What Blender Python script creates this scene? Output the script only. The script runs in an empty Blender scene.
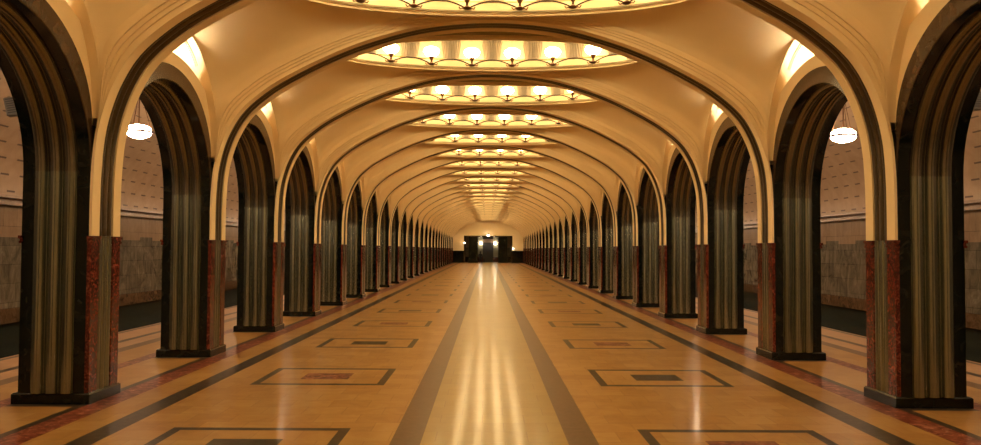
import bpy, bmesh, math, random
from math import sin, cos, pi, sqrt
from mathutils import Vector, Matrix

C = bpy.context.scene.collection
S = bpy.context.scene

# ------------------------------------------------------------------ camera
F_PX = 803.1
PITCH, YAW, ROLL = .0333, .0035, .0053
cam_d = bpy.data.cameras.new('camera')
cam_d.sensor_width = 36.0
cam_d.lens = F_PX / 981 * 36.0
cam_d.clip_start = .05
cam_d.clip_end = 400
cam = bpy.data.objects.new('camera', cam_d)
C.objects.link(cam)
fw = Vector((sin(YAW) * cos(PITCH), cos(YAW) * cos(PITCH), sin(PITCH)))
r0 = Vector((cos(YAW), -sin(YAW), 0))
u0 = r0.cross(fw)
r1 = cos(ROLL) * r0 + sin(ROLL) * u0
u1 = -sin(ROLL) * r0 + cos(ROLL) * u0
M = Matrix((r1, u1, -fw)).transposed().to_4x4()
M.translation = Vector((-.068, 0, 1.65))
cam.matrix_world = M
S.camera = cam

# ------------------------------------------------------------------ world, exposure
w = bpy.data.worlds.new('world')
S.world = w
w.use_nodes = True
w.node_tree.nodes['Background'].inputs[0].default_value = (.02, .015, .01, 1)
w.node_tree.nodes['Background'].inputs[1].default_value = .2
S.view_settings.view_transform = 'Standard'
S.view_settings.look = 'None'
S.view_settings.gamma = 1
S.view_settings.use_curve_mapping = False
S.view_settings.exposure = 0.36
S.cycles.max_bounces = 10
S.cycles.diffuse_bounces = 6
S.cycles.glossy_bounces = 5
S.cycles.sample_clamp_indirect = 6
S.cycles.use_denoising = True
S.cycles.caustics_reflective = False
S.cycles.caustics_refractive = False

LAMP_POWER = 33.0       # strength of the white bowls in the cupolas
LAMP_COL = (1, .70, .33)
COVE_POWER = 95.0
COVE_COL = (1, .83, .60)
PEND_POWER = 78.0
PEND_COL = (1, .72, .46)

# ------------------------------------------------------------------ layout numbers
P = 3.685               # pitch of the pillars
D1 = 8.49               # front of the base of the first pillar seen
HT = .3585              # half depth of a base
NP = 25                 # last pillar
Y_END = D1 + (NP - 1) * P + 2 * HT + .25
Y_BACK = -1.2
XC = 4.645              # x of a pillar's centre


def py(k):              # centre of pillar k (1 = first one seen)
    return D1 + (k - 1) * P + HT


def by(k):              # centre of the bay between pillars k and k+1
    return py(k) + P / 2


ORD = ['', 'first', 'second', 'third', 'fourth', 'fifth', 'sixth', 'seventh', 'eighth', 'ninth', 'tenth', 'eleventh', 'twelfth',
       'thirteenth', 'fourteenth', 'fifteenth', 'sixteenth', 'seventeenth', 'eighteenth', 'nineteenth', 'twentieth', 'twenty-first',
       'twenty-second', 'twenty-third', 'twenty-fourth', 'twenty-fifth', 'twenty-sixth']


# ------------------------------------------------------------------ materials
def mat(name):
    m = bpy.data.materials.new(name)
    m.use_nodes = True
    return m, m.node_tree, m.node_tree.nodes['Principled BSDF']


class G:
    """tiny helper to write node graphs"""
    def __init__(s, nt):
        s.nt = nt

    def n(s, t, **k):
        o = s.nt.nodes.new(t)
        for a, b in k.items():
            setattr(o, a, b)
        return o

    def put(s, sock, v):
        if isinstance(v, (int, float, tuple)):
            sock.default_value = v
        else:
            s.nt.links.new(v, sock)

    def m(s, op, a, b=None, c=None):
        o = s.n('ShaderNodeMath', operation=op)
        s.put(o.inputs[0], a)
        if b is not None:
            s.put(o.inputs[1], b)
        if c is not None:
            s.put(o.inputs[2], c)
        return o.outputs[0]

    def between(s, v, lo, hi):
        return s.m('MULTIPLY', s.m('GREATER_THAN', v, lo), s.m('LESS_THAN', v, hi))

    def mix(s, f, a, b):
        o = s.n('ShaderNodeMix', data_type='RGBA')
        s.put(o.inputs['Factor'], f)
        s.put(o.inputs[6], a)
        s.put(o.inputs[7], b)
        return o.outputs[2]

    def noise(s, vec, scale, detail=3, rough=.5, dist=0):
        o = s.n('ShaderNodeTexNoise')
        if vec is not None:
            s.put(o.inputs['Vector'], vec)
        o.inputs['Scale'].default_value = scale
        o.inputs['Detail'].default_value = detail
        o.inputs['Roughness'].default_value = rough
        o.inputs['Distortion'].default_value = dist
        return o.outputs[0]

    def ramp(s, f, stops):
        o = s.n('ShaderNodeValToRGB')
        s.put(o.inputs[0], f)
        e = o.color_ramp.elements
        while len(e) < len(stops):
            e.new(.5)
        for el, (p, c) in zip(e, stops):
            el.position = p
            el.color = (*c, 1)
        return o.outputs[0]

    def obj(s, scale=(1, 1, 1), world=False):
        t = s.n('ShaderNodeNewGeometry').outputs['Position'] if world else s.n('ShaderNodeTexCoord').outputs['Object']
        mp = s.n('ShaderNodeMapping')
        s.put(mp.inputs[0], t)
        mp.inputs['Scale'].default_value = scale
        return mp.outputs[0]

    def bump(s, h, strength, dist=.01):
        o = s.n('ShaderNodeBump')
        s.put(o.inputs['Height'], h)
        o.inputs['Strength'].default_value = strength
        o.inputs['Distance'].default_value = dist
        return o.outputs[0]


def m_plaster(name, c1, c2, rough=.6):
    m, nt, b = mat(name)
    g = G(nt)
    v = g.obj(world=True)
    n = g.noise(v, .9, 4, .6)
    g.put(b.inputs['Base Color'], g.ramp(n, [(.3, c1), (.7, c2)]))
    b.inputs['Roughness'].default_value = rough
    g.put(b.inputs['Normal'], g.bump(g.noise(v, 12, 3), .06))
    return m


def m_stone(name, c1, c2, c3, scale=6, rough=.12, dist=1.5, lo=.35, hi=.7):
    m, nt, b = mat(name)
    g = G(nt)
    v = g.obj(world=True)
    n = g.noise(v, scale, 8, .65, dist)
    g.put(b.inputs['Base Color'], g.ramp(n, [(lo, c1), ((lo + hi) / 2, c2), (hi, c3)]))
    b.inputs['Roughness'].default_value = rough
    return m


def m_plain(name, col, rough=.5, metal=0):
    m, nt, b = mat(name)
    g = G(nt)
    n = g.noise(g.obj(), 20, 3)
    g.put(b.inputs['Base Color'], g.ramp(n, [(.2, tuple(x * .85 for x in col)), (.8, tuple(min(1, x * 1.1) for x in col))]))
    b.inputs['Roughness'].default_value = rough
    b.inputs['Metallic'].default_value = metal
    return m


def m_emit(name, col, power, base=(.9, .85, .75)):
    m, nt, b = mat(name)
    b.inputs['Base Color'].default_value = (*base, 1)
    b.inputs['Emission Color'].default_value = (*col, 1)
    b.inputs['Emission Strength'].default_value = power
    b.inputs['Roughness'].default_value = .3
    return m


def m_steel(name, c1, c2, rough=.26):
    m, nt, b = mat(name)
    g = G(nt)
    st = g.noise(g.obj((22, 22, .5), world=True), 1.5, 5, .7)
    big = g.noise(g.obj((9, 9, .5), world=True), 1, 3, .6)
    f = g.m('ADD', g.m('MULTIPLY', st, .45), g.m('MULTIPLY', big, .55))
    g.put(b.inputs['Base Color'], g.ramp(f, [(.34, c1), (.68, c2)]))
    b.inputs['Metallic'].default_value = .9
    g.put(b.inputs['Roughness'], g.m('MULTIPLY_ADD', st, .22, rough - .14))
    g.put(b.inputs['Normal'], g.bump(st, .10, .003))
    return m


PLASTER = m_plaster('cream_plaster', (.80, .64, .39), (.84, .68, .43))
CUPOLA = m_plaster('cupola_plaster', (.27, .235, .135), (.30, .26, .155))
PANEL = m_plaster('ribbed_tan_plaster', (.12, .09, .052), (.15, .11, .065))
BLACK = m_stone('black_marble', (.003, .005, .004), (.005, .007, .005), (.018, .018, .014), 5, .1)
BLACK.node_tree.nodes['Principled BSDF'].inputs['Specular IOR Level'].default_value = .3
RED = m_stone('red_marble', (.022, .003, .002), (.095, .013, .008), (.27, .085, .05), 20, .16)
FACING = m_stone('brown_stone', (.035, .02, .012), (.05, .03, .018), (.085, .052, .03), 5, .25)
STEEL = m_steel('stainless_steel', (.16, .175, .14), (.38, .40, .32))
STEEL_DARK = m_plain('dark_stainless_steel', (.21, .195, .15), .24, .9)
BRONZE = m_plain('bronze', (.10, .045, .02), .35, .8)
EDGE = m_plain('dark_gilt_edge', (.04, .02, .008), .4, .3)
GLASS = m_emit('lit_white_glass', LAMP_COL, LAMP_POWER)
COVE = m_emit('lit_cove_tube', COVE_COL, COVE_POWER)
PENDG = m_emit('lit_pendant_glass', PEND_COL, PEND_POWER)
LILAC = m_plain('lilac_metal_band', (.16, .11, .20), .3, .4)
GREYM = m_plain('grey_casing', (.10, .085, .065), .5)
GRILLE = m_plain('dark_grille', (.04, .035, .03), .6)


# floor --------------------------------------------------------
def make_floor_mat():
    m, nt, b = mat('patterned_marble_floor')
    g = G(nt)
    pos = g.n('ShaderNodeNewGeometry').outputs['Position']
    sp = g.n('ShaderNodeSeparateXYZ')
    g.put(sp.inputs[0], pos)
    x, y = sp.outputs[0], sp.outputs[1]
    ax = g.m('ABSOLUTE', x)
    # tiles
    br = g.n('ShaderNodeTexBrick', offset=.5, squash=1)
    mp = g.n('ShaderNodeMapping')
    g.put(mp.inputs[0], pos)
    mp.inputs['Location'].default_value = (.11, .05, 0)
    g.put(br.inputs['Vector'], mp.outputs[0])
    br.inputs['Color1'].default_value = (.0, .0, .0, 1)
    br.inputs['Color2'].default_value = (1, 1, 1, 1)
    br.inputs['Mortar'].default_value = (.5, .5, .5, 1)
    br.inputs['Scale'].default_value = 1
    br.inputs['Mortar Size'].default_value = .0035
    br.inputs['Brick Width'].default_value = .402
    br.inputs['Row Height'].default_value = .3685
    tone = br.outputs['Color']
    mort = br.outputs['Fac']
    vein = g.noise(pos, 3.2, 7, .65, .8)
    fine = g.noise(pos, 14, 4, .6, .4)
    f = g.m('ADD', g.m('MULTIPLY', tone, .24), g.m('MULTIPLY', vein, .85))
    side = g.ramp(f, [(.2, (.25, .125, .036)), (.5, (.32, .175, .053)), (.8, (.38, .235, .085))])
    centre = g.ramp(f, [(.2, (.235, .145, .032)), (.8, (.29, .195, .052))])
    col = g.mix(g.m('LESS_THAN', ax, .63), side, centre)
    col = g.mix(g.m('MULTIPLY', mort, .45), col, (.16, .08, .03, 1))
    dark = g.ramp(fine, [(.3, (.028, .020, .013)), (.7, (.06, .042, .028))])
    brown = g.ramp(fine, [(.3, (.10, .058, .030)), (.7, (.125, .075, .042))])
    red = g.ramp(g.noise(pos, 9, 7, .7, 1.2), [(.35, (.055, .016, .010)), (.5, (.16, .04, .022)), (.62, (.30, .12, .07)), (.7, (.42, .22, .14))])
    tan = g.ramp(vein, [(.3, (.30, .17, .085)), (.7, (.42, .26, .14))])
    # centre stripes
    col = g.mix(g.between(ax, .63, .888), col, brown)
    # framed squares
    yy = g.m('ADD', y, -10.45 + P / 2 + P * 40)
    kk = g.m('FLOOR', g.m('DIVIDE', yy, P))
    fy = g.m('ABSOLUTE', g.m('SUBTRACT', g.m('SUBTRACT', yy, g.m('MULTIPLY', kk, P)), P / 2))
    fx = g.m('ABSOLUTE', g.m('SUBTRACT', ax, 2.125))
    outer = g.m('MULTIPLY', g.m('LESS_THAN', fx, .81), g.m('LESS_THAN', fy, .68))
    inner = g.m('MULTIPLY', g.m('LESS_THAN', fx, .715), g.m('LESS_THAN', fy, .575))
    core = g.m('MULTIPLY', g.m('LESS_THAN', fx, .30), g.m('LESS_THAN', fy, .245))
    col = g.mix(g.m('SUBTRACT', outer, inner), col, dark)
    par = g.m('FLOORED_MODULO', g.m('ADD', kk, g.m('GREATER_THAN', x, 0)), 2.0)   # 0: red on the left
    col = g.mix(core, col, g.mix(par, red, dark))
    # outer stripes along the pillars
    col = g.mix(g.between(ax, 3.375, 3.60), col, dark)
    col = g.mix(g.between(ax, 3.97, 4.25), col, red)
    col = g.mix(g.between(ax, 4.25, 4.345), col, dark)
    yp = g.m('ADD', y, -py(1) + P / 2 + P * 40)
    fp = g.m('ABSOLUTE', g.m('SUBTRACT', g.m('FLOORED_MODULO', yp, P), P / 2))
    col = g.mix(g.m('MULTIPLY', g.between(ax, 4.25, 5.1), g.m('LESS_THAN', fp, .47)), col, dark)
    col = g.mix(g.between(ax, 5.06, 5.28), col, red)
    # platforms
    col = g.mix(g.between(ax, 5.85, 6.08), col, brown)
    col = g.mix(g.between(ax, 6.08, 7.4), col, tan)
    col = g.mix(g.between(ax, 6.42, 6.56), col, dark)
    col = g.mix(g.between(ax, 7.10, 7.2), col, dark)
    g.put(b.inputs['Base Color'], col)
    g.put(b.inputs['Roughness'], g.m('MULTIPLY_ADD', vein, .03, .272))
    b.inputs['IOR'].default_value = 1.45
    b.inputs['Specular IOR Level'].default_value = .03
    b.inputs['Coat Weight'].default_value = .22
    g.put(b.inputs['Coat Roughness'], g.m('MULTIPLY_ADD', vein, .08, .07))
    g.put(b.inputs['Normal'], g.bump(g.noise(pos, 5, 2), .01, .02))
    return m


def make_wall_mat():
    """track wall: dark base, brown plinth, grey veined marble slabs, tan slabs above"""
    m, nt, b = mat('veined_marble_track_wall')
    g = G(nt)
    pos = g.n('ShaderNodeNewGeometry').outputs['Position']
    sp = g.n('ShaderNodeSeparateXYZ')
    g.put(sp.inputs[0], pos)
    z, y = sp.outputs[2], sp.outputs[1]
    ny = g.noise(g.obj((1, 1, .55), world=True), 2.6, 9, .72, 1.6)
    br = g.n('ShaderNodeTexBrick', offset=.5)
    cb = g.n('ShaderNodeCombineXYZ')
    g.put(cb.inputs[0], y)
    g.put(cb.inputs[1], z)
    g.put(br.inputs['Vector'], cb.outputs[0])
    br.inputs['Color1'].default_value = (0, 0, 0, 1)
    br.inputs['Color2'].default_value = (1, 1, 1, 1)
    br.inputs['Scale'].default_value = 1
    br.inputs['Mortar Size'].default_value = .006
    br.inputs['Brick Width'].default_value = .5
    br.inputs['Row Height'].default_value = .42
    f = g.m('ADD', g.m('MULTIPLY', br.outputs['Color'], .10), g.m('MULTIPLY', ny, .92))
    grey = g.ramp(f, [(.25, (.030, .024, .016)), (.45, (.085, .072, .050)), (.60, (.145, .125, .09)), (.8, (.27, .24, .18))])
    tan = g.ramp(f, [(.25, (.17, .115, .07)), (.8, (.32, .22, .14))])
    base = g.ramp(f, [(.3, (.012, .016, .012)), (.8, (.035, .04, .03))])
    step = g.m('ADD', 1.86, g.m('MULTIPLY', g.m('GREATER_THAN', g.m('SINE', g.m('MULTIPLY', y, 3.1)), .2), .10))
    col = g.mix(g.m('GREATER_THAN', z, step), grey, tan)
    col = g.mix(g.m('LESS_THAN', z, .02), col, base)
    g.put(b.inputs['Base Color'], g.mix(g.m('MULTIPLY', br.outputs['Fac'], .5), col, (.03, .025, .02, 1)))
    b.inputs['Roughness'].default_value = .2
    return m


def make_vault_mat():
    """track vault: tan facing with staggered small raised blocks"""
    m, nt, b = mat('tan_vault_facing')
    g = G(nt)
    tc = g.n('ShaderNodeUVMap').outputs[0]
    sp = g.n('ShaderNodeSeparateXYZ')
    g.put(sp.inputs[0], tc)
    u, v = sp.outputs[0], sp.outputs[1]       # u along the hall, v up the arc, metres
    row = g.m('FLOOR', g.m('DIVIDE', v, .36))
    us = g.m('ADD', u, g.m('MULTIPLY', row, .35))
    fu = g.m('FLOORED_MODULO', us, .70)
    fv = g.m('FLOORED_MODULO', v, .36)
    pad = g.m('MULTIPLY', g.between(fu, .10, .36), g.between(fv, .12, .20))
    line = g.m('MULTIPLY', g.between(fu, .08, .38), g.between(fv, .08, .12))
    n = g.noise(g.obj(world=True), 3, 6, .6)
    col = g.ramp(n, [(.3, (.33, .225, .14)), (.7, (.42, .30, .195))])
    col = g.mix(line, col, (.10, .06, .04, 1))
    g.put(b.inputs['Base Color'], col)
    g.put(b.inputs['Normal'], g.bump(g.m('SUBTRACT', pad, line), .8, .03))
    b.inputs['Roughness'].default_value = .5
    return m


FLOOR = make_floor_mat()
TRACKWALL = make_wall_mat()
VAULT = make_vault_mat()
PLINTH = m_stone('brown_marble', (.06, .034, .017), (.10, .058, .03), (.14, .09, .05), 5, .2)
LEDGE = m_stone('tan_ledge_stone', (.20, .13, .08), (.26, .17, .11), (.32, .22, .14), 5, .3)


# ------------------------------------------------------------------ mesh helpers
def mesh(name, verts, faces, m, smooth=False, angle=None):
    me = bpy.data.meshes.new(name)
    me.from_pydata([tuple(v) for v in verts], [], faces)
    me.materials.append(m)
    bm = bmesh.new()
    bm.from_mesh(me)
    bmesh.ops.recalc_face_normals(bm, faces=bm.faces)
    if smooth:
        for f in bm.faces:
            f.smooth = True
        a = math.radians(angle or 35)
        for e in bm.edges:
            if len(e.link_faces) == 2 and e.calc_face_angle(0) > a:
                e.smooth = False
    bm.to_mesh(me)
    bm.free()
    return me


class MB:
    def __init__(s):
        s.v, s.f = [], []

    def add(s, v, f):
        o = len(s.v)
        s.v += [tuple(p) for p in v]
        s.f += [tuple(i + o for i in q) for q in f]

    def box(s, x0, x1, y0, y1, z0, z1):
        v = [(x, y, z) for z in (z0, z1) for y in (y0, y1) for x in (x0, x1)]
        s.add(v, [(0, 2, 3, 1), (4, 5, 7, 6), (0, 1, 5, 4), (2, 6, 7, 3), (0, 4, 6, 2), (1, 3, 7, 5)])

    def bevbox(s, x0, x1, y0, y1, z0, z1, c=.012):
        """box with chamfered top edge"""
        lv = [(0, z0), (0, z1 - c), (c, z1)]
        v = []
        for d, z in lv:
            v += [(x0 + d, y0 + d, z), (x1 - d, y0 + d, z), (x1 - d, y1 - d, z), (x0 + d, y1 - d, z)]
        f = [(3, 2, 1, 0), (8, 9, 10, 11)]
        for l in (0, 4):
            for i in range(4):
                j = (i + 1) % 4
                f.append((l + i, l + j, l + 4 + j, l + 4 + i))
        s.add(v, f)

    def lathe(s, prof, n=16, c=(0, 0, 0)):
        """prof: list of (r, z)"""
        v = []
        for r, z in prof:
            for i in range(n):
                a = 2 * pi * i / n
                v.append((c[0] + r * cos(a), c[1] + r * sin(a), c[2] + z))
        f = []
        for k in range(len(prof) - 1):
            for i in range(n):
                j = (i + 1) % n
                f.append((k * n + i, k * n + j, (k + 1) * n + j, (k + 1) * n + i))
        f.append(tuple(range(n))[::-1])
        f.append(tuple((len(prof) - 1) * n + i for i in range(n)))
        s.add(v, f)

    def tube(s, pts, r, n=6, closed=False):
        pts = [Vector(p) for p in pts]
        v, f = [], []
        L = len(pts)
        for i, p in enumerate(pts):
            a = pts[(i - 1) % L] if (closed or i > 0) else p
            b = pts[(i + 1) % L] if (closed or i < L - 1) else p
            t = (b - a).normalized()
            up = Vector((0, 0, 1)) if abs(t.z) < .9 else Vector((1, 0, 0))
            q = t.cross(up).normalized()
            w_ = q.cross(t)
            for k in range(n):
                an = 2 * pi * k / n
                v.append(p + q * (r * cos(an)) + w_ * (r * sin(an)))
        for i in range(L if closed else L - 1):
            i2 = (i + 1) % L
            for k in range(n):
                k2 = (k + 1) % n
                f.append((i * n + k, i * n + k2, i2 * n + k2, i2 * n + k))
        if not closed:
            f.append(tuple(range(n)))
            f.append(tuple((L - 1) * n + k for k in range(n))[::-1])
        s.add(v, f)

    def grid(s, rows, close=False):
        """rows: list of equal-length vertex lists"""
        n = len(rows[0])
        v = [p for r in rows for p in r]
        f = []
        for i in range(len(rows) - 1):
            for j in range(n if close else n - 1):
                k = (j + 1) % n
                f.append((i * n + j, i * n + k, (i + 1) * n + k, (i + 1) * n + j))
        s.add(v, f)

    def mesh(s, name, m, smooth=False, angle=None):
        return mesh(name, s.v, s.f, m, smooth, angle)


def put(name, me, parent=None, loc=(0, 0, 0), rz=0):
    o = bpy.data.objects.new(name, me)
    C.objects.link(o)
    o.location = loc
    o.rotation_euler = (0, 0, rz)
    if parent:
        o.parent = parent
    return o


def tag(o, label, cat, group=None, kind='thing'):
    o['label'] = label
    o['category'] = cat
    o['kind'] = kind
    if group:
        o['group'] = group
    return o


def struct(name, me, loc=(0, 0, 0), label=None, cat=None, rz=0):
    o = put(name, me, None, loc, rz)
    o['kind'] = 'structure'
    if label:
        o['label'] = label
        o['category'] = cat
    return o


# ------------------------------------------------------------------ curves
HALF = [(4.262, 1.77), (4.262, 2.1), (4.255, 2.45), (4.225, 2.83), (4.155, 3.15), (4.04, 3.45), (3.86, 3.74), (3.58, 4.0), (3.21, 4.25),
        (2.53, 4.60), (1.85, 4.865), (1.0, 5.085), (0, 5.165)]


def catmull(pts, sub):
    out = []
    for i in range(len(pts) - 1):
        p0 = pts[i - 1] if i else (2 * pts[0][0] - pts[1][0], 2 * pts[0][1] - pts[1][1])
        p1, p2 = pts[i], pts[i + 1]
        p3 = pts[i + 2] if i + 2 < len(pts) else (-pts[i][0], pts[i][1])
        for k in range(sub):
            t = k / sub
            out.append(tuple(.5 * ((2 * b) + (-a + c) * t + (2 * a - 5 * b + 4 * c - d) * t * t + (-a + 3 * b - 3 * c + d) * t ** 3)
                             for a, b, c, d in zip(p0, p1, p2, p3)))
    out.append(pts[-1])
    return out


half = catmull(HALF, 5)
PROFILE = [(x, z) for x, z in half] + [(-x, z) for x, z in half[-2::-1]]       # right leg over the crown to the left leg


def normals(path):
    """normal pointing to the outside of the arch (up, away from the hall)"""
    out = []
    for i in range(len(path)):
        a = path[max(0, i - 1)]
        b = path[min(len(path) - 1, i + 1)]
        tx, tz = b[0] - a[0], b[1] - a[1]
        l = sqrt(tx * tx + tz * tz)
        out.append((tz / l, -tx / l))
    return out


NORM = normals(PROFILE)


def clamp(t, a=0., b=1.):
    return max(a, min(b, t))


def gfade(z):
    t = clamp((z - 2.98) / .75)
    return t * t * (3 - 2 * t)


def fan(x):
    return 1 + .75 * clamp((abs(x) - .8) / 3.0)


def mould_pt(i, y, off, w):
    """point on profile i, at depth y, off = distance outside the intrados"""
    x, z = PROFILE[i]
    nx, nz = NORM[i]
    return (x + nx * off, y, z + nz * off)


YB = .330              # half depth of a shaft


# sail-shaped bay ceiling
def Cz(x):
    return 5.31 - .71 * clamp((abs(x) - 1.9) / 2.36) ** 1.7


I0 = next(i for i, (x, z) in enumerate(PROFILE) if z >= 2.98)     # the ceiling starts here
X0, _, Z0 = mould_pt(I0, 0, .004, 0)
S0 = P / 2 - YB + .01


def Lz(yp):             # edge of the bay ceiling along the wall
    t = clamp(abs(yp) / S0)
    return Z0 + (Cz(X0) - Z0) * sqrt(max(0, 1 - t * t))


def Oz(yp):             # outside of the side arch's facing
    t = clamp(abs(yp) / 1.5125)
    return 2.95 + 1.13 * sqrt(max(0, 1 - t * t))


def Iz(yp):             # intrados of the side arch
    t = clamp(abs(yp) / 1.5125)
    return 2.45 + 1.42 * sqrt(max(0, 1 - t * t))


def Rz(yp):             # top of the cream rim below the lit cove
    return 4.26 - .17 * (yp / .97) ** 2


# ------------------------------------------------------------------ floor
mb = MB()
mb.grid([[(x, y, 0) for y in (Y_BACK, Y_END + 7)] for x in (-7.25, 7.25)])
for s in (-1, 1):
    mb.box(*sorted((s * 7.25, s * 7.1)), Y_BACK, Y_END, -1.1, -.002)
struct('floor', mb.mesh('floor', FLOOR))
mb = MB()
for s in (-1, 1):
    mb.box(*sorted((s * 7.25, s * 10.6)), Y_BACK, Y_END, -1.2, -1.1)
TRACKBED = m_plain('dark_track_bed', (.02, .018, .015), .8)
struct('floor_track_bed', mb.mesh('floor_track_bed', TRACKBED))

# outer track walls, plinths, ledges, vaults
for s, nm in ((-1, 'left'), (1, 'right')):
    mb = MB()
    mb.box(*sorted((s * 10.6, s * 10.8)), Y_BACK, Y_END, -1.2, 2.56)
    struct('wall_' + nm, mb.mesh('wall_' + nm, TRACKWALL))
    mb = MB()
    mb.box(*sorted((s * 10.52, s * 10.6)), Y_BACK, Y_END, -.02, .30)
    struct('baseboard_' + nm, mb.mesh('baseboard_' + nm, PLINTH))
    mb = MB()
    mb.box(*sorted((s * 10.45, s * 10.7)), Y_BACK, Y_END, 2.56, 2.62)
    mb.box(*sorted((s * 10.55, s * 10.7)), Y_BACK, Y_END, 2.62, 2.71)
    mb.box(*sorted((s * 10.40, s * 10.7)), Y_BACK, Y_END, 2.71, 2.77)
    struct('trim_' + nm, mb.mesh('trim_' + nm, LEDGE))
    # vault with a uv map in metres
    n = 28
    rows = []
    arc = 0
    last = None
    uv = []
    for i in range(n + 1):
        a = pi / 2 * i / n
        x, z = 4.98 + 5.62 * cos(a), 2.77 + 2.85 * sin(a)
        if last:
            arc += sqrt((x - last[0]) ** 2 + (z - last[1]) ** 2)
        last = (x, z)
        rows.append([(s * x, yy, z) for yy in (Y_BACK, Y_END)])
        uv.append(arc)
    me = bpy.data.meshes.new('ceiling_' + nm)
    vs = [p for r in rows for p in r]
    me.from_pydata(vs, [], [(2 * i, 2 * i + 1, 2 * i + 3, 2 * i + 2) for i in range(n)])
    me.materials.append(VAULT)
    ul = me.uv_layers.new(name='UVMap')
    for l in me.loops:
        vi = l.vertex_index
        ul.data[l.index].uv = (vs[vi][1], uv[vi // 2])
    for p in me.polygons:
        p.use_smooth = True
    struct('ceiling_' + nm, me)

# plaster above the side arches: cream rim, back of the lit cove, its soffit and moulding
mb = MB()
N = 120
ys = [-P / 2 + P * i / N for i in range(N + 1)]


def rim_top(t, hi):
    if hi == 'back':
        return 5.60
    return max(Oz(t), min(Rz(t), Lz(t) + .02)) if abs(t) < 1.5124 else 2.95


for i in range(N):
    a, b = ys[i], ys[i + 1]
    for (x0, x1, hi) in ((.24, .357, 'rim'), (-.355, -.285, 'back')):
        za, zb, ta, tb = Oz(a), Oz(b), rim_top(a, hi), rim_top(b, hi)
        if ta - za < .002 and tb - zb < .002:
            continue
        v = [(x0, a, za), (x1, a, za), (x1, a, ta), (x0, a, ta), (x0, b, zb), (x1, b, zb), (x1, b, tb), (x0, b, tb)]
        mb.add(v, [(0, 1, 5, 4), (1, 2, 6, 5), (2, 3, 7, 6), (3, 0, 4, 7)])
    if abs(a) < 1.54 and abs(b) < 1.54:
        mb.add([(-.30, a, Lz(a)), (XC - X0 + .006, a, Lz(a)), (XC - X0 + .006, b, Lz(b)), (-.30, b, Lz(b))], [(0, 1, 2, 3)])
M_SPAN = mb.mesh('plaster_surround', PLASTER)
mb = MB()
mb.grid([[(.30, t, Lz(t) + .01), (.30, t, Lz(t) - .035), (.325, t, Lz(t) - .035), (.325, t, Lz(t) - .02), (.345, t, Lz(t) - .02),
          (.345, t, Lz(t) + .01)] for t in [-.92 + .02 * i for i in range(93)]])
M_CMOULD = mb.mesh('cove_moulding', PLASTER)

# bay ceilings
i0 = next(i for i, (x, z) in enumerate(PROFILE) if z >= 2.98)
idx = list(range(i0, len(PROFILE) - i0))
pts = []
for a, b in zip(idx[:-1], idx[1:]):
    for t in (0, .5):
        pts.append((a, b, t))
pts.append((idx[-1], idx[-1], 0))
NV = 52
rows = []
for (a, b, t) in pts:
    x0, _, z0 = mould_pt(a, 0, .13 * fan(PROFILE[a][0]) * gfade(PROFILE[a][1]) + .004, 0)
    x1, _, z1 = mould_pt(b, 0, .13 * fan(PROFILE[b][0]) * gfade(PROFILE[b][1]) + .004, 0)
    x, z = x0 + (x1 - x0) * t, z0 + (z1 - z0) * t
    s_ = P / 2 - (YB + .085 * gfade(z)) + .01
    c = max(z, Cz(x))
    row = []
    for j in range(NV + 1):
        ph = -pi / 2 + pi * j / NV
        v = sin(ph) * .5 + (2 * j / NV - 1) * .5
        row.append((x, v * s_, z + (c - z) * sqrt(max(0, 1 - v * v))))
    rows.append(row)


def hole_faces(rows, cut):
    n = len(rows[0])
    v = [p for r in rows for p in r]
    f = []
    for i in range(len(rows) - 1):
        for j in range(n - 1):
            q = (i * n + j, i * n + j + 1, (i + 1) * n + j + 1, (i + 1) * n + j)
            if cut and all((v[k][0] / 2.83) ** 2 + (v[k][1] / 1.20) ** 2 < 1 for k in q):
                continue
            f.append(q)
    return v, f


def sail(cut):
    v, f = hole_faces(rows, cut)
    me = bpy.data.meshes.new('ceiling')
    me.from_pydata(v, [], f)
    me.materials.append(PLASTER)
    for p in me.polygons:
        p.use_smooth = True
    return me


SAIL = sail(True)
for k in range(-1, NP):
    struct('ceiling', SAIL, (0, by(k), 0))
# plain ends
mb = MB()
mb.box(-4.3, 4.3, Y_BACK, py(-1) + .2, 5.25, 5.35)
struct('ceiling_back', mb.mesh('ceiling_back', PLASTER))

# back wall behind the camera
mb = MB()
mb.box(-10.8, 10.8, Y_BACK - .2, Y_BACK, -1.2, 5.9)
struct('wall_back', mb.mesh('wall_back', PLASTER))

# ------------------------------------------------------------------ pillars
def flute_section(w, lobes, r, depth, base=.010, small=.014):
    """(s, off) across a panel of half width w"""
    out = [(-w, 0.0), (-w, base)]
    cs = [(-w + r + (2 * w - 2 * r) * i / (lobes - 1)) * .97 for i in range(lobes)]
    for i, c in enumerate(cs):
        for k in range(9):
            a = pi * k / 8
            out.append((c - r * cos(a), base + depth * sin(a)))
        if i < lobes - 1:
            m_ = (c + cs[i + 1]) / 2
            g_ = (cs[i + 1] - c) / 2 - r
            if g_ > .004:
                for k in range(5):
                    a = pi * k / 4
                    out.append((m_ - g_ * .55 * cos(a), base + small * sin(a)))
    out += [(w, base), (w, 0.0)]
    return out


SEC_FRONT = flute_section(.222, 3, .062, .050)
SEC_SIDE = flute_section(.152, 3, .038, .026, .006, .008)

mb = MB(); mb.bevbox(-.411, .411, -HT, HT, 0, .115, .014)
M_BASE = mb.mesh('base', BLACK)
mb = MB(); mb.box(-.355, .355, -YB, YB, .115, 2.95)
M_SHAFT = mb.mesh('shaft', BLACK)


def vert_panel(sec, z0, z1, fn):
    m_ = MB()
    m_.grid([[fn(s_, o_, z) for s_, o_ in sec] for z in (z0, z1)])
    return m_


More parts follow.
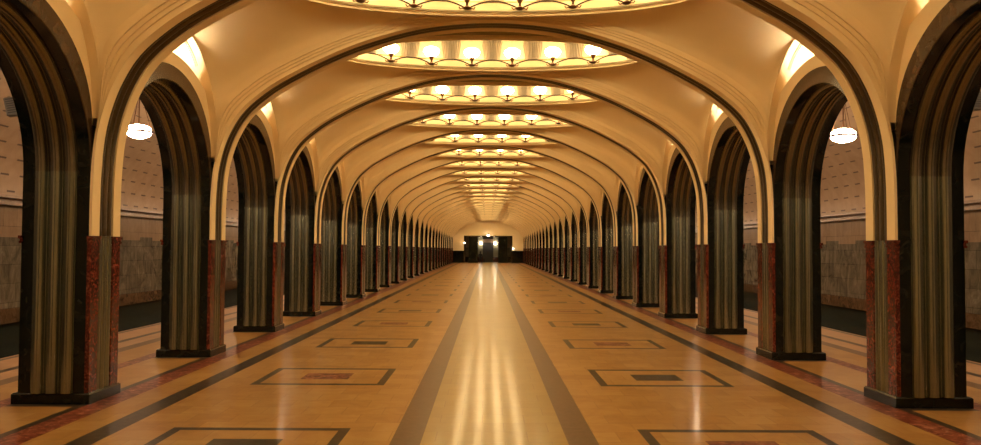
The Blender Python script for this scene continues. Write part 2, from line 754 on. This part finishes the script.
M_PF = vert_panel(SEC_FRONT, .115, 2.45, lambda s_, o_, z: (s_, -YB - o_, z)).mesh('fluted_panel', STEEL, True, 50)
M_PB = vert_panel(SEC_FRONT, .115, 2.45, lambda s_, o_, z: (-s_, YB + o_, z)).mesh('fluted_panel', STEEL, True, 50)
M_SH = vert_panel(SEC_SIDE, .115, 1.77, lambda s_, o_, z: (.355 + o_, s_, z)).mesh('fluted_strip', STEEL, True, 50)
M_SO = vert_panel(SEC_SIDE, .115, 2.95, lambda s_, o_, z: (-.355 - o_, -s_, z)).mesh('fluted_strip', STEEL, True, 50)


def strip(sx, sy):
    m_ = MB()
    a, b = sorted((sy * .157, sy * (YB + .002)))
    x0, x1 = sorted((sx * .34, sx * (.385 if sx > 0 else .357)))
    if sx > 0:
        m_.box(x0, x1, a, b, .115, 1.69)
    for z0, z1, e in ((1.69, 1.712, .012), (1.712, 1.738, .005), (1.738, 1.77, .018)):
        x0, x1 = sorted((sx * .34, sx * ((.385 if sx > 0 else .365) + e)))
        y0, y1 = sorted((sy * (.157 - min(e, .004)), sy * (YB + .002 + e)))
        m_.box(x0, x1, y0, y1, z0, z1)
    return m_.mesh('red_strip' if sx > 0 else 'red_cap', RED)


M_STRIPS = [strip(sx, sy) for sx in (1, -1) for sy in (-1, 1)]


def pillar(k, s):
    r = put('pillar', None, None, (s * XC, py(k), 0), 0 if s < 0 else pi)
    side = 'left' if s < 0 else 'right'
    if k >= 1:
        lab = 'steel-fluted black marble pillar with red strips, %s from the camera in %s row' % (ORD[k], side)
    else:
        lab = 'steel-fluted black marble pillar %s, before the first seen in %s row' % (('beside the camera', 'just ahead of the camera')[k + 1], side)
    tag(r, lab, 'pillar', 'pillars in the %s row' % side)
    put('base', M_BASE, r)
    put('shaft', M_SHAFT, r)
    put('fluted_panel', M_PF, r)
    put('fluted_panel', M_PB, r)
    put('fluted_strip', M_SH, r)
    put('fluted_strip', M_SO, r)
    for m_ in M_STRIPS:
        put(m_.name.split('.')[0], m_, r)


for k in range(-1, NP + 1):
    for s in (-1, 1):
        pillar(k, s)

# ------------------------------------------------------------------ side arches
def ell(a0, zs, b0, n=36):
    return [(-a0 * cos(pi * i / n), zs + b0 * sin(pi * i / n)) for i in range(n + 1)]


ip = ell(1.5125, 2.45, 1.42)
mb = MB()
rows_ = []
for (yy, zz) in ip:
    zo = Oz(yy)
    rows_.append([(-.355, yy, zz), (.355, yy, zz), (.355, yy, zo), (-.355, yy, zo)])
mb.grid(rows_, close=True)
M_ARCH = mb.mesh('arch_stone', BLACK, True, 40)
mb = MB()
rows_ = []
for (yy, zz) in ip:
    zo = Oz(yy)
    rows_.append([(.352, yy, zz - .001), (.363, yy, zz + .008), (.363, yy, zo), (.352, yy, zo + .006)])
mb.grid(rows_)
M_FACE = mb.mesh('brown_facing', FACING, True, 30)
nrm = []
for i in range(len(ip)):
    a, b = ip[max(0, i - 1)], ip[min(len(ip) - 1, i + 1)]
    ty, tz = b[0] - a[0], b[1] - a[1]
    l = sqrt(ty * ty + tz * tz)
    nrm.append((tz / l, -ty / l))       # toward the opening
mb = MB()
mb.grid([[(s_, ip[i][0] + nrm[i][0] * o_, ip[i][1] + nrm[i][1] * o_) for s_, o_ in SEC_FRONT] for i in range(len(ip))])
M_AF = mb.mesh('fluted_soffit', STEEL_DARK, True, 50)
mb = MB()
mb.tube([(.10, -.75 + .1 * i, Oz(-.75 + .1 * i) + .08) for i in range(16)], .035, 8)
M_TUBE = mb.mesh('glass_tube', COVE, True)
mb = MB()
mb.box(.05, .15, -.8, -.7, Oz(.75) - .02, Oz(.75) + .12)
mb.box(.05, .15, .7, .8, Oz(.75) - .02, Oz(.75) + .12)
M_HOLD = mb.mesh('lamp_holder', GREYM)


def between_txt(k, side):
    if k >= 1:
        return 'between the %s and %s %s pillars' % (ORD[k], ORD[k + 1], side)
    return ('before the first %s pillar seen' % side) if k == 0 else 'beside the camera on the %s' % side


for k in range(-1, NP):
    for s, side in ((-1, 'left'), (1, 'right')):
        rz = 0 if s < 0 else pi
        r = tag(put('side_arch', None, None, (s * XC, by(k), 0), rz), 'black steel-fluted side arch ' + between_txt(k, side),
                'arch', 'side arches along the %s row' % side)
        put('arch_stone', M_ARCH, r)
        put('brown_facing', M_FACE, r)
        put('plaster_surround', M_SPAN, r)
        put('cove_moulding', M_CMOULD, r)
        put('fluted_soffit', M_AF, r)
        r = tag(put('cove_lamp', None, None, (s * (XC - .02), by(k), 0), rz), 'white cove light over the arch ' + between_txt(k, side),
                'lamp', 'cove lights over the %s side arches' % side)
        put('glass_tube', M_TUBE, r)
        put('lamp_holder', M_HOLD, r)

# ------------------------------------------------------------------ transverse arches
def band(sy):
    m_ = MB()
    rws = []
    for i, (x, z) in enumerate(PROFILE):
        g_, fn = gfade(z), fan(x)
        o_ = lambda v: v * (fn * g_ + .2 * (1 - g_))
        bk = .029 + .075 * g_
        sec = [(.155, bk), (.155, .0), (YB, .0), (YB, o_(.040)), (YB + .028 * g_, o_(.040)), (YB + .028 * g_, o_(.066)),
               (YB + .055 * g_, o_(.066)), (YB + .055 * g_, o_(.092)), (YB + .085 * g_, o_(.092)), (YB + .085 * g_, o_(.145)), (YB - .02, o_(.145))]
        rws.append([mould_pt(i, sy * y_, of, 0) for y_, of in sec])
    m_.grid(rws, close=True)
    m_.f.append(tuple(range(11)))
    m_.f.append(tuple((len(rws) - 1) * 11 + i for i in range(11)))
    return m_.mesh('plaster_band', PLASTER, True, 28)


M_BANDF, M_BANDB = band(-1), band(1)
mb = MB()
sec = [(s_, .036 - o_) for s_, o_ in SEC_SIDE]
mb.grid([[mould_pt(i, s_ * 1.03, o_, 0) for s_, o_ in sec] for i in range(len(PROFILE))])
M_CHAN = mb.mesh('fluted_channel', m_plain('dark_bronzed_steel', (.11, .085, .055), .32, .85), True, 50)
for k in range(-1, NP + 1):
    t = ('springing from the %s pair of pillars' % ORD[k]) if k > 0 else ('%s the camera' % ('just ahead of', 'above')[-k])
    r = tag(put('ceiling_arch', None, None, (0, py(k), 0)), 'cream ceiling arch with dark groove, ' + t, 'arch',
            'cross arches of the hall ceiling')
    put('plaster_band', M_BANDF, r)
    put('plaster_band', M_BANDB, r)
    put('fluted_channel', M_CHAN, r)

# ------------------------------------------------------------------ cupolas
EA, EB = 2.72, 1.09
NE = 256


def ellipse_table(a, b, n=4096):
    acc = [0.0]
    px, py_ = a, 0.0
    for i in range(1, n + 1):
        t = 2 * pi * i / n
        x, y = a * cos(t), b * sin(t)
        acc.append(acc[-1] + sqrt((x - px) ** 2 + (y - py_) ** 2))
        px, py_ = x, y
    return acc


TAB = ellipse_table(EA, EB)


def ell_at(fr):
    """fraction of the perimeter from the right-hand end, counter-clockwise -> point and outward normal"""
    t_ = (fr % 1.0) * TAB[-1]
    lo, hi = 0, len(TAB) - 1
    while hi - lo > 1:
        mid = (lo + hi) // 2
        if TAB[mid] <= t_:
            lo = mid
        else:
            hi = mid
    t = 2 * pi * (lo + (t_ - TAB[lo]) / (TAB[hi] - TAB[lo])) / (len(TAB) - 1)
    x, y = EA * cos(t), EB * sin(t)
    n = Vector((cos(t) / EA, sin(t) / EB)).normalized()
    return x, y, n.x, n.y


EP = [ell_at(i / NE) for i in range(NE)]


def ring_row(off, z):
    """off, z: numbers or functions of the perimeter fraction"""
    out = []
    for i, (x, y, nx, ny) in enumerate(EP):
        fr = i / NE
        o_ = off(fr) if callable(off) else off
        z_ = z(fr) if callable(z) else z
        out.append((x + nx * o_, y + ny * o_, z_))
    return out


NL = 16
wave = lambda fr: abs(sin(pi * (fr * NL - .5)))         # 0 at the lamps, 1 between them
ZR = 5.15
mb = MB()
mb.grid([ring_row(o_, z_) for o_, z_ in ((.0, ZR + .15), (.0, ZR + .03), (.032, ZR + .022), (.034, ZR - .002), (.068, ZR - .008), (.070, ZR - .034),
                                         (.105, ZR - .036), (.125, ZR - .01), (.14, ZR + .18), (.06, ZR + .19))], close=True)
M_RING = mb.mesh('ring_moulding', PLASTER, True, 30)
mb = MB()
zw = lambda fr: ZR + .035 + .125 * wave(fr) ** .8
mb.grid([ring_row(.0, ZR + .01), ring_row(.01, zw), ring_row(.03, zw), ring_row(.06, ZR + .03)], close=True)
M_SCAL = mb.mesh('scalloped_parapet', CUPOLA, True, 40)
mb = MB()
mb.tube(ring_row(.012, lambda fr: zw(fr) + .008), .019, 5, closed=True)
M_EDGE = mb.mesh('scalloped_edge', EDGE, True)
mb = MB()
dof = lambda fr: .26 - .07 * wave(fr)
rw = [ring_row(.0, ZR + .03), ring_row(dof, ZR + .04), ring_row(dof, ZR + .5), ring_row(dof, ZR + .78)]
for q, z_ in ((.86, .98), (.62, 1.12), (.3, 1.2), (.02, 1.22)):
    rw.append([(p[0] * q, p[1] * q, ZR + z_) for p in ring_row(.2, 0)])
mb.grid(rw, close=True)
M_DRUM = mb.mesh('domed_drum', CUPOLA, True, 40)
# one convex hexagonal ribbed panel, local -y... faces the cupola's centre along -x
def panel_geom():
    m_ = MB()
    lv = [(0, .150), (.30, .195), (.56, .150)]
    nn = 24
    rws = []
    for z_, hw in lv:
        row = []
        for j in range(nn + 1):
            u_ = 2 * j / nn - 1
            rib = .010 * (j % 2)
            row.append((-.07 * (1 - u_ * u_) - rib, u_ * hw, z_))
        rws.append(row)
    back = [[(.03, p[1], p[2]) for p in (r_[0], r_[-1])] for r_ in rws]
    m_.grid(rws)
    m_.grid([[b_[0], r_[0]] for b_, r_ in zip(back, rws)])
    m_.grid([[r_[-1], b_[1]] for b_, r_ in zip(back, rws)])
    m_.add([*rws[0], (.03, rws[0][-1][1], 0), (.03, rws[0][0][1], 0)], [tuple(range(nn + 3))])
    return m_


PG = panel_geom()
M_PANEL = PG.mesh('ribbed_panel', PANEL)


def panel_place(q):
    x, y, nx, ny = ell_at(q / NL)
    return (x + nx * .15, y + ny * .15, ZR + .19), math.atan2(ny, nx)


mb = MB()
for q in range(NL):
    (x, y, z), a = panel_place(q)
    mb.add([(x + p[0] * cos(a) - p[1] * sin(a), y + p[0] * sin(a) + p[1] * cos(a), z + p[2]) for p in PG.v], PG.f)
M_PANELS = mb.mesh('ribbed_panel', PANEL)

# lamps
mb = MB()
mb.lathe([(.025, -.02), (.060, -.005), (.068, .012), (.045, .028), (.022, .04), (.018, .075)], 12)
mb.tube([(.05, 0, .01), (.10, 0, -.01), (.13, 0, .02), (.11, 0, .045)], .010, 6)
mb.tube([(0, .05, .01), (0, .10, -.005), (0, .12, .025)], .010, 6)
mb.tube([(0, -.05, .01), (0, -.10, -.005), (0, -.12, .025)], .010, 6)
M_BRK = mb.mesh('bronze_bracket', BRONZE, True)
mb = MB()
mb.lathe([(.015, .07), (.022, .085), (.050, .135), (.052, .15), (.03, .155)], 12)
M_SOCK = mb.mesh('socket_cup', BRONZE, True)
mb = MB()
mb.lathe([(.035, .150), (.085, .165), (.130, .200), (.155, .245), (.160, .270), (.135, .300), (.085, .330), (.02, .345)], 14)
M_BOWL = mb.mesh('glass_bowl', GLASS, True, 60)
mb = MB()
mb.tube([(.162 * cos(2 * pi * i / 20), .162 * sin(2 * pi * i / 20), .262) for i in range(20)], .005, 4, closed=True)
M_RIM = mb.mesh('bowl_rim', BRONZE, True)

FAR = MB()
for k in range(-1, NP):
    where = ('%s from the camera' % ORD[k]) if k >= 1 else ('above the camera' if k < 0 else 'before the first one seen')
    c = tag(put('ceiling_cupola', None, None, (0, by(k), 0)), 'oval lit ceiling cupola with scalloped rim, %s' % where, 'cupola',
            'oval cupolas of the hall ceiling')
    put('ring_moulding', M_RING, c)
    par_ = put('scalloped_parapet', M_SCAL, c)
    put('scalloped_edge', M_EDGE, par_)
    put('domed_drum', M_DRUM, c)
    if 1 <= k <= 7:
        for q in range(NL):
            l_, a = panel_place(q)
            put('ribbed_panel', M_PANEL, c, l_, a)
    else:
        put('ribbed_panel', M_PANELS, c)
    for q in range(NL):
        rear = q < NL // 2
        if not rear and k > 3:                         # tucked behind the cross arch, far away
            x, y, nx, ny = ell_at((q + .5) / NL)
            FAR.lathe([(.035, .150), (.085, .165), (.155, .245), (.160, .270), (.135, .300), (.02, .345)], 8, (x, by(k) + y, ZR + .055))
            continue
        x, y, nx, ny = ell_at((q + .5) / NL)
        l = put('bowl_lamp', None, None, (x + nx * .0, by(k) + y, ZR + .055), math.atan2(ny, nx))
        n_ = NL // 2 - q if rear else q - NL // 2 + 1
        cw = ('%s cupola from the camera' % ORD[k]) if k >= 1 else ('cupola above the camera' if k < 0 else 'cupola before the first seen')
        tag(l, 'white bowl lamp, %s from left on %s rim of %s' % (ORD[n_], 'far' if rear else 'near', cw), 'lamp', 'bowl lamps around the cupola rims')
        bowl = put('glass_bowl', M_BOWL, l)
        put('socket_cup', M_SOCK, l)
        if k <= 12:
            put('bronze_bracket', M_BRK, l)
        if 1 <= k <= 6:
            put('bowl_rim', M_RIM, bowl)

tag(put('bowl_lamps', FAR.mesh('bowl_lamps', GLASS, True, 60)), 'white bowl lamps on the near rims of the farther ceiling cupolas', 'lamps',
    None, 'stuff')

# ------------------------------------------------------------------ pendants over the platforms
mb = MB()
mb.lathe([(.02, .145), (.10, .14), (.175, .115), (.225, .07), (.243, .022), (.243, -.0), (.225, -.045), (.175, -.09), (.10, -.118), (.02, -.125)], 28)
M_PG = mb.mesh('glass_disc', PENDG, True, 60)
mb = MB()
mb.lathe([(.236, -.022), (.268, -.018), (.276, .002), (.268, .022), (.236, .026)], 28)
M_PB2 = mb.mesh('metal_band', LILAC, True)


def vault_z(x):
    c = clamp((abs(x) - 4.98) / 5.62)
    return 2.77 + 2.85 * sqrt(1 - c * c)


XP, ZP = 6.95, 3.92
hz = vault_z(XP) - ZP
M_RODS = []
for i in range(3):
    a = 2 * pi * i / 3 + .4
    mb = MB()
    mb.tube([(.235 * cos(a), .235 * sin(a), .02), (.03 * cos(a), .03 * sin(a), .75)], .006, 5)
    M_RODS.append(mb.mesh('suspension_rod', BRONZE))
mb = MB()
mb.tube([(0, 0, .13), (0, 0, hz - .04)], .012, 6)
M_STEM = mb.mesh('stem', BRONZE)
mb = MB()
mb.lathe([(.015, hz - .12), (.07, hz - .06), (.09, hz + .03), (.02, hz + .04)], 14)
M_ROSE = mb.mesh('ceiling_rose', BRONZE, True)
for k in range(-1, NP):
    for s, side in ((-1, 'left'), (1, 'right')):
        r = tag(put('pendant_lamp', None, None, (s * XP, by(k) + 1.4, ZP)), 'round white pendant lamp beyond the arch ' + between_txt(k, side)
                if k >= 1 else 'round flat white pendant lamp over the %s platform, %s' % (side, ('near the camera', 'before the first pillar seen')[k + 1]),
                'lamp', 'pendant lamps over the %s platform' % side)
        disc = put('glass_disc', M_PG, r)
        put('metal_band', M_PB2, disc)
        put('stem', M_STEM, r)
        put('ceiling_rose', M_ROSE, r)
        for m_ in M_RODS:
            put('suspension_rod', m_, r)

# ------------------------------------------------------------------ loudspeakers over the platforms
def speaker(loc, rz, tilt, label):
    r = tag(put('loudspeaker', None, None, loc, rz), label, 'loudspeaker')
    m_ = MB(); m_.bevbox(-.13, .13, -.09, .09, -.13, .13, .015)
    c_ = put('casing', m_.mesh('casing', GREYM), r)
    c_.rotation_euler = (0, tilt, 0)
    m_ = MB()
    for i in range(7):
        m_.box(-.11, .11, -.10, -.088, -.105 + i * .032, -.085 + i * .032)
    put('grille', m_.mesh('grille', GRILLE), c_)
    h = vault_z(abs(loc[0])) - loc[2]
    m_ = MB(); m_.tube([(0, 0, .10), (0, 0, h)], .012, 6)
    m_.box(-.05, .05, -.05, .05, h - .03, h + .02)
    put('hanging_rod', m_.mesh('hanging_rod', GREYM), r)


speaker((-6.85, 11.51, 3.67), .3, -.22, 'grey box loudspeaker hung beyond the left side arch, below the pendant lamp')
speaker((6.9, 11.50, 3.83), -.3, .05, 'grey box loudspeaker hung beyond the nearest right side arch')

# pale strip sign on the right track wall
# ------------------------------------------------------------------ end wall and vestibule
OX, OZ = 2.95, 3.30
mb = MB()
for x0, x1, z0, z1 in ((-10.8, -OX, 1.45, 5.9), (OX, 10.8, 1.45, 5.9), (-OX, OX, OZ, 5.9)):
    mb.box(x0, x1, Y_END, Y_END + .3, z0, z1)
struct('wall_end', mb.mesh('wall_end', PLASTER))
mb = MB()
for x0, x1 in ((-10.8, -OX), (OX, 10.8)):
    mb.box(x0, x1, Y_END - .04, Y_END + .3, -1.2, 1.40)
    mb.box(x0, x1, Y_END - .08, Y_END + .3, 1.40, 1.46)
struct('wall_end_dado', mb.mesh('wall_end_dado', BLACK))
mb = MB()
YV = Y_END + 6.0
DARKW = m_stone('dark_vestibule_stone', (.02, .012, .008), (.035, .022, .014), (.06, .04, .025), 4, .3)
for x0, x1, y0, y1, z0, z1 in ((-OX - .4, -OX - .2, Y_END + .3, YV, 0, OZ + .2), (OX + .2, OX + .4, Y_END + .3, YV, 0, OZ + .2),
                               (-OX - .4, OX + .4, YV, YV + .2, 0, OZ + .3), (-OX - .4, OX + .4, Y_END + .3, YV + .2, OZ + .2, OZ + .4)):
    mb.box(x0, x1, y0, y1, z0, z1)
struct('wall_vestibule', mb.mesh('wall_vestibule', DARKW))
# reveal of the opening
mb = MB()
for s in (-1, 1):
    mb.box(*sorted((s * (OX + .002), s * (OX - .10))), Y_END - .02, Y_END + .32, 0, OZ)
mb.box(-OX, OX, Y_END - .02, Y_END + .32, OZ - .12, OZ + .002)
struct('trim_opening', mb.mesh('trim_opening', FACING))
# dark piers in the opening
for s, side in ((-1, 'left'), (1, 'right')):
    r = tag(put('entrance_pier', None, None, (s * 1.82, Y_END + .4, 0)), 'broad dark pier on the %s of the lit doorway in the end wall' % side, 'pier',
            'dark piers in the end opening')
    mb = MB(); mb.bevbox(-.58, .58, -.30, .30, 0, .16, .02); put('base', mb.mesh('base', BLACK), r)
    mb = MB(); mb.box(-.53, .53, -.25, .25, .16, OZ + .19); put('shaft', mb.mesh('shaft', BLACK), r)
    # pale pilaster with its wall lamp
    r = tag(put('pale_pilaster', None, None, (s * .98, YV - .02, 0)), 'bright pale pilaster on the %s of the dark door at the far end' % side, 'pilaster',
            'pale pilasters beside the far door')
    mb = MB(); mb.box(-.30, .30, -.10, .0, .65, 3.25)
    mb.box(-.34, .34, -.13, 0, 3.12, 3.25); put('shaft', mb.mesh('shaft', CUPOLA), r)
    mb = MB(); mb.bevbox(-.34, .34, -.16, .0, 0, .65, .02); put('plinth', mb.mesh('plinth', RED), r)
    r = tag(put('wall_lamp', None, None, (s * .92, YV - .40, 2.40)), 'glowing white globe lamp on the %s pale pilaster at the far end' % side, 'lamp',
            'globe lamps beside the far door')
    mb = MB(); mb.lathe([(.03, -.17), (.13, -.12), (.18, -.02), (.17, .08), (.11, .15), (.03, .18)], 14)
    put('globe', mb.mesh('globe', m_emit('lit_globe', (1, .86, .66), 24), True), r)
    mb = MB(); mb.tube([(0, 0, -.16), (0, .10, -.28), (0, .27, -.28)], .025, 6)
    put('bracket', mb.mesh('bracket', BRONZE, True), r)
    # grey tall stone panels beyond the piers
    r = tag(put('stone_jamb', None, None, (s * 2.62, YV - 3, 0)), 'tall dull grey stone jamb by the %s edge of the end opening' % side, 'jamb',
            'grey jambs in the end opening')
    mb = MB(); mb.box(-.2, .2, -.2, .2, .7, OZ + .2); put('shaft', mb.mesh('shaft', TRACKWALL), r)
    mb = MB(); mb.bevbox(-.24, .24, -.24, .24, 0, .7, .02); put('plinth', mb.mesh('plinth', BLACK), r)

# door in the middle
r = struct('door_1', None, (0, YV, 0))
mb = MB()
for x0, x1 in ((-.6, -.02), (.02, .6)):
    mb.box(x0, x1, -.06, 0, 0, 2.45)
put('door_leaf', mb.mesh('door_leaf', GRILLE), r)
mb = MB()
mb.box(-.68, .68, -.10, 0, 2.5, 2.95)
mb.box(-.72, .72, -.14, 0, 2.90, 2.98)
put('lintel', mb.mesh('lintel', LEDGE), r)
mb = MB()
for s in (-1, 1):
    mb.tube([(s * .08, -.10, .95), (s * .08, -.10, 1.35)], .02, 6)
    mb.tube([(s * .08, -.05, .97), (s * .08, -.10, .97)], .012, 6)
    mb.tube([(s * .08, -.05, 1.33), (s * .08, -.10, 1.33)], .012, 6)
put('door_handle', mb.mesh('door_handle', BRONZE, True), r)

# lamp over the opening
r = tag(put('entrance_lamp', None, None, (0, Y_END - .30, OZ + .02)), 'small white lamp over the centre of the end opening', 'lamp')
mb = MB(); mb.lathe([(.02, -.07), (.09, -.06), (.12, -.01), (.10, .04), (.03, .07)], 14)
put('globe', mb.mesh('globe', bpy.data.materials['lit_globe'], True), r)
mb = MB(); mb.tube([(0, 0, .06), (0, 0, .25), (0, .30, .25)], .025, 6); mb.box(-.06, .06, .27, .31, .17, .33)
put('bracket', mb.mesh('bracket', BRONZE, True), r)
for s, side, z in ((-1, 'left', 2.42), (1, 'right', 1.72)):
    r = tag(put('spot_lamp', None, None, (s * (OX + .08 * (1 if s > 0 else -1)) , Y_END - .14, z)), 'tiny white lamp at the %s edge of the end opening' % side, 'lamp')
    mb = MB(); mb.lathe([(.02, -.05), (.05, -.03), (.055, .02), (.02, .06)], 12)
    put('globe', mb.mesh('globe', bpy.data.materials['lit_globe'], True), r)
    mb = MB(); mb.box(-.03, .03, .08, .13, -.05, .05); mb.tube([(0, .05, 0), (0, .12, 0)], .02, 6)
    put('bracket', mb.mesh('bracket', BRONZE), r)

# ------------------------------------------------------------------ the distant sitter on a bench
r = tag(put('bench', None, None, (-.95, Y_END - .6 + 3.2, 0)), 'dark bench before the left pale pilaster at the far end', 'bench')
mb = MB(); mb.box(-.55, .55, -.20, .20, .38, .45); put('seat', mb.mesh('seat', FACING), r)
for s in (-1, 1):
    mb = MB(); mb.box(*sorted((s * .50, s * .42)), -.17, .17, 0, .38); put('leg', mb.mesh('leg', BLACK), r)

# the person: one skinned body
def person(loc, rz):
    vs = [((0, 0, .50), .14), ((0, .02, .75), .15), ((0, .03, .98), .15), ((0, .02, 1.10), .06), ((0, 0, 1.17), .065), ((0, -.01, 1.27), .10),
          ((-.10, -.05, .50), .09), ((-.12, -.42, .50), .075), ((-.12, -.45, .26), .06), ((-.12, -.44, .07), .05), ((-.12, -.58, .04), .04),
          ((.10, -.05, .50), .09), ((.12, -.42, .50), .075), ((.12, -.45, .26), .06), ((.12, -.44, .07), .05), ((.12, -.58, .04), .04),
          ((-.19, .03, .99), .065), ((-.25, -.02, .74), .05), ((-.14, -.24, .62), .04), ((-.10, -.33, .60), .035),
          ((.19, .03, .99), .065), ((.25, -.02, .74), .05), ((.14, -.24, .62), .04), ((.10, -.33, .60), .035)]
    es = [(0, 1), (1, 2), (2, 3), (3, 4), (4, 5), (0, 6), (6, 7), (7, 8), (8, 9), (9, 10), (0, 11), (11, 12), (12, 13), (13, 14), (14, 15),
          (2, 16), (16, 17), (17, 18), (18, 19), (2, 20), (20, 21), (21, 22), (22, 23)]
    me = bpy.data.meshes.new('person')
    me.from_pydata([v for v, r in vs], es, [])
    me.materials.append(m_plain('dark_coat', (.02, .018, .02), .8))
    o = put('person', me, None, loc, rz)
    md = o.modifiers.new('skin', 'SKIN')
    for i, (v, r) in enumerate(vs):
        me.skin_vertices[0].data[i].radius = (r, r)
    me.skin_vertices[0].data[0].use_root = True
    sb = o.modifiers.new('subsurf', 'SUBSURF')
    sb.levels = sb.render_levels = 2
    tag(o, 'small dark figure of a person sitting on the bench at the far end', 'person')
    m_ = MB()
    m_.lathe([(.03, 1.385), (.08, 1.37), (.108, 1.33), (.115, 1.27), (.105, 1.22)], 12, (0, .012, 0))
    put('hair', m_.mesh('hair', m_plain('dark_hair', (.02, .012, .008), .7), True), o)
    m_ = MB()
    for sx in (-1, 1):
        m_.lathe([(.002, 1.272), (.012, 1.275), (.002, 1.29)], 6, (sx * .035, -.108, 0))
    m_.lathe([(.004, 1.235), (.016, 1.24), (.004, 1.265)], 6, (0, -.112, 0))
    put('face', m_.mesh('face', m_plain('skin_tone', (.45, .28, .18), .6), True), o)


person((-.95, Y_END + 2.6 + .02, -.0), 0)
